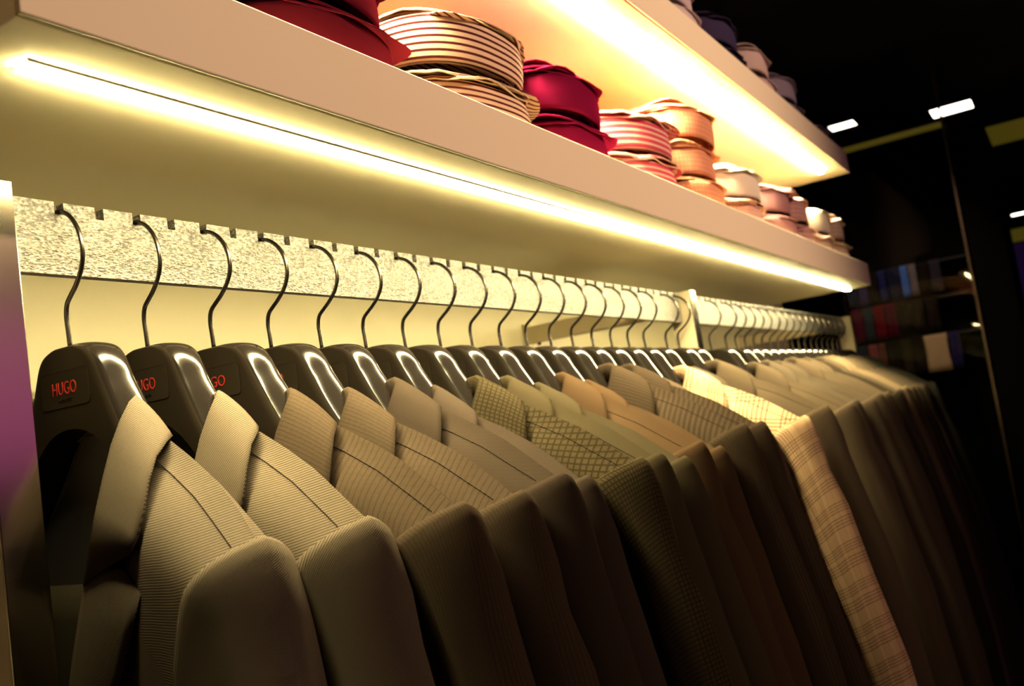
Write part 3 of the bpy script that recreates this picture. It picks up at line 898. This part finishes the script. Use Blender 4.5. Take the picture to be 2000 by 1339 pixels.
# ------------------------------------------------------------------ shop lamps and added fill lamps
def downlight(x, y, label, size=.07, spot=None, zc=3.02):
    root = empty('downlight', (x, y, zc), label, 'ceiling light', 'square downlights in the black ceiling')
    mb = MB(); t = .012
    for a, b in (((-size - t, -size - t), (size + t, -size)), ((-size - t, size), (size + t, size + t)), ((-size - t, -size), (-size, size)), ((size, -size), (size + t, size))):
        mb.box((a[0], a[1], -.012), (b[0], b[1], 0))
    link('frame', mb.mesh('frame', False), M['blackm'], root)
    boxobj('lamp', (x - size, y - size, zc - .006), (x + size, y + size, zc - .001), M['down'], root)
    if spot:
        li = bpy.data.lights.new('spot', 'SPOT'); li.energy = spot['e']; li.color = spot['c']; li.spot_size = math.radians(spot['a']); li.spot_blend = spot.get('b', .5); li.shadow_soft_size = spot.get('r', .05)
        o = bpy.data.objects.new('downlight_beam', li); COL.objects.link(o)
        o.location = (x, y, zc - .06); d = Vector(spot['aim']) - o.location; o.rotation_euler = d.to_track_quat('-Z', 'Y').to_euler()
    return root


downlight(KEY_POS[0], KEY_POS[1], 'square downlight over the aisle aimed at the shelves', .07, dict(e=KEY_POWER, c=KEY_COL, a=80, b=1.0, r=.05, aim=KEY_AIM))
downlight(FILL_POS[0], FILL_POS[1], 'added fill downlight above the aisle, out of view', .07, dict(e=FILL_POWER, c=(1.0, .58, .34), a=140, b=.6, r=.08, aim=(.3, -1.2, 0)))  # added wide fill, lifts the dark jacket fronts
downlight(3.7, .52, 'added downlight out of view that brightens the dark cabinet', .06, dict(e=90.0, c=(1.0, .78, .6), a=40, b=.7, r=.05, aim=(5.03, .68, 1.78)))  # added above the view to brighten the scarves
downlight(6.02, .99, 'square downlight just right of the upper shelf end', .075)
downlight(6.35, .40, 'square downlight crossed by the bronze edge', .115)
downlight(11.7, .27, 'far downlight at the right picture edge', .09)
downlight(12.5, .50, 'small far downlight above the yellow cove', .04)
downlight(10.3, .62, 'faint far downlight between the dark panels', .04)

# ------------------------------------------------------------------ dark display cabinet with hanging ties / scarves at the far end
cab = empty('display_cabinet', (5.0, .66, 0), 'dark wall cabinet with glass front behind the far end of the rail', 'cabinet')
boxobj('back', (5.30, .37, 0), (5.33, .965, 2.62), M['blackm'], cab)
boxobj('side', (5.0, .36, 0), (5.30, .37, 2.62), M['black'], cab)
boxobj('side', (5.0, .965, 0), (5.30, .975, 2.62), M['black'], cab)
boxobj('top', (5.0, .36, 2.62), (5.33, .975, 2.64), M['black'], cab)
for z in (1.965, 1.79, 1.60):
    boxobj('shelf_board', (5.04, .372, z - .006), (5.30, .963, z + .006), M['black'], cab)
boxobj('edge_trim', (4.985, .362, 0), (5.0, .372, 3.0), M['bronze'], cab)
boxobj('edge_trim', (4.992, .962, 0), (5.0, .972, 3.0), M['blackm'], cab)
boxobj('glass_pane', (5.0015, .373, .1), (5.0055, .961, 2.6), M['glass'], cab)


def scarf_mesh(wd, h, seed):
    r = np.random.default_rng(seed); ph = r.uniform(0, 6, 2); mb = MB(); P = []; UV = []
    prof = [(.03, -.012), (.012, .008), (0, .010), (-.010, .004), (-.014, -.012), (-.016, -h * .4), (-.017, -h * .8), (-.016, -h)]
    for x, z in prof:
        P.append([(x - .004 * math.sin(9 * t + ph[0]) * min(1, -z / .1 if z < 0 else 0), t * wd * (1 + .04 * math.sin(z * 30 + ph[1])), z) for t in np.linspace(-.5, .5, 9)])
        UV.append([(t * wd, z) for t in np.linspace(-.5, .5, 9)])
    mb.grid(P, UV); return mb.mesh('cloth')


rows = [
    (1.962, .150, [('navy', .05), ('violet', .04), ('dark', .05), ('blue', .035), ('navy', .06), ('sky', .034), ('ash', .034), ('dark', .05), ('dusk', .05)], .86, ),
    (1.787, .160, [('wine', .05), ('slate', .045), ('crimson', .05), ('wine', .05), ('dark', .06), ('dark', .06), ('dark', .06)], .90),
    (1.597, .172, [('slate', .045), ('rose', .045), ('rust', .03), ('dark', .06), ('olive', .05), ('dark', .05), ('sand', .105), ('indigo', .05)], .92),
]
TC = dict(navy=(.010, .010, .030), violet=(.03, .015, .06), dark=(.010, .007, .006), blue=(.014, .016, .07), sky=(.05, .11, .36), ash=(.11, .09, .10), dusk=(.022, .018, .026),
          wine=(.06, .004, .014), slate=(.022, .024, .03), crimson=(.10, .004, .008), rose=(.16, .045, .04), rust=(.10, .03, .018), olive=(.022, .016, .008), sand=(.36, .24, .14), indigo=(.015, .01, .05))
TM = {k: cloth('scarf_' + k, v, tuple(c * .5 for c in v), 'plain') for k, v in TC.items()}
rowname = ['top', 'middle', 'bottom']
for ri, (z, h, items, y) in enumerate(rows):
    y0 = .955; cnt = {}
    names = [c for c, _ in items]
    for i, (c, wd) in enumerate(items):
        yc = y0 - wd / 2 - .004; y0 -= wd + .006
        cnt[c] = cnt.get(c, 0) + 1
        nth = ['', 'first ', 'second ', 'third '][cnt[c]] if names.count(c) > 1 else ''
        o = empty('hanging_scarf', (5.035, yc, z), '%s%s scarf from the left, %s row of the far dark cabinet' % (nth, c if c != 'sand' else 'pale sand', rowname[ri]), 'scarf', 'scarves in the dark cabinet')
        o['label'] = '%s%s scarf on the %s row of the far dark cabinet' % (nth, dict(sand='pale sand', sky='bright sky-blue', ash='ash grey', dusk='dusky grey', wine='wine red', slate='slate grey').get(c, c), rowname[ri])
        solid(link('cloth', scarf_mesh(wd, h, ri * 20 + i), TM[c], o), .004, 0)

# dark pillar and the room beyond
struct(boxobj('wall_pillar', (5.05, .20, 0), (5.9, .355, 2.60), M['blackm']))
struct(boxobj('wall_bulkhead', (5.4, .38, 0), (5.5, 1.08, 2.61), M['blackm']))
cv = empty('cove_light', (5.40, .66, 2.60), 'dim yellow-green light line above the dark cabinet', 'cove light', 'yellow cove lights')
boxobj('glow_strip', (4.975, .372, 2.598), (4.998, .962, 2.622), M['cove'], cv)
cv = empty('cove_light', (6.0, .0, 2.66), 'broad dim yellow glow for a cove-washed wall at the right picture edge', 'cove light', 'yellow cove lights')
boxobj('glow_strip', (6.0, -.9, 2.66), (6.05, .262, 2.765), M['cove'], cv)  # emission stands in for cove light falling on a wall
pw = empty('backlit_wall', (9.0, -.5, 1.4), 'purple glowing wall at the right picture edge', 'light wall')
boxobj('panel', (9.0, -1.2, 1.9), (9.05, .365, 2.4), M['purple2'], pw)
boxobj('header', (8.95, -1.2, 2.42), (9.05, .365, 2.52), M['cove'], pw)
# purple feature wall across the shop, seen only as sheen in the steel post and the hangers
fl = empty('backlit_panel', (2.9, -4.08, 2.0), 'purple backlit panel on the wall across the shop', 'light wall')
boxobj('panel', (1.7, -4.085, 1.62), (4.2, -4.06, 2.6), M['purple'], fl)
boxobj('frame', (1.66, -4.095, 1.58), (4.24, -4.086, 2.64), M['blackm'], fl)
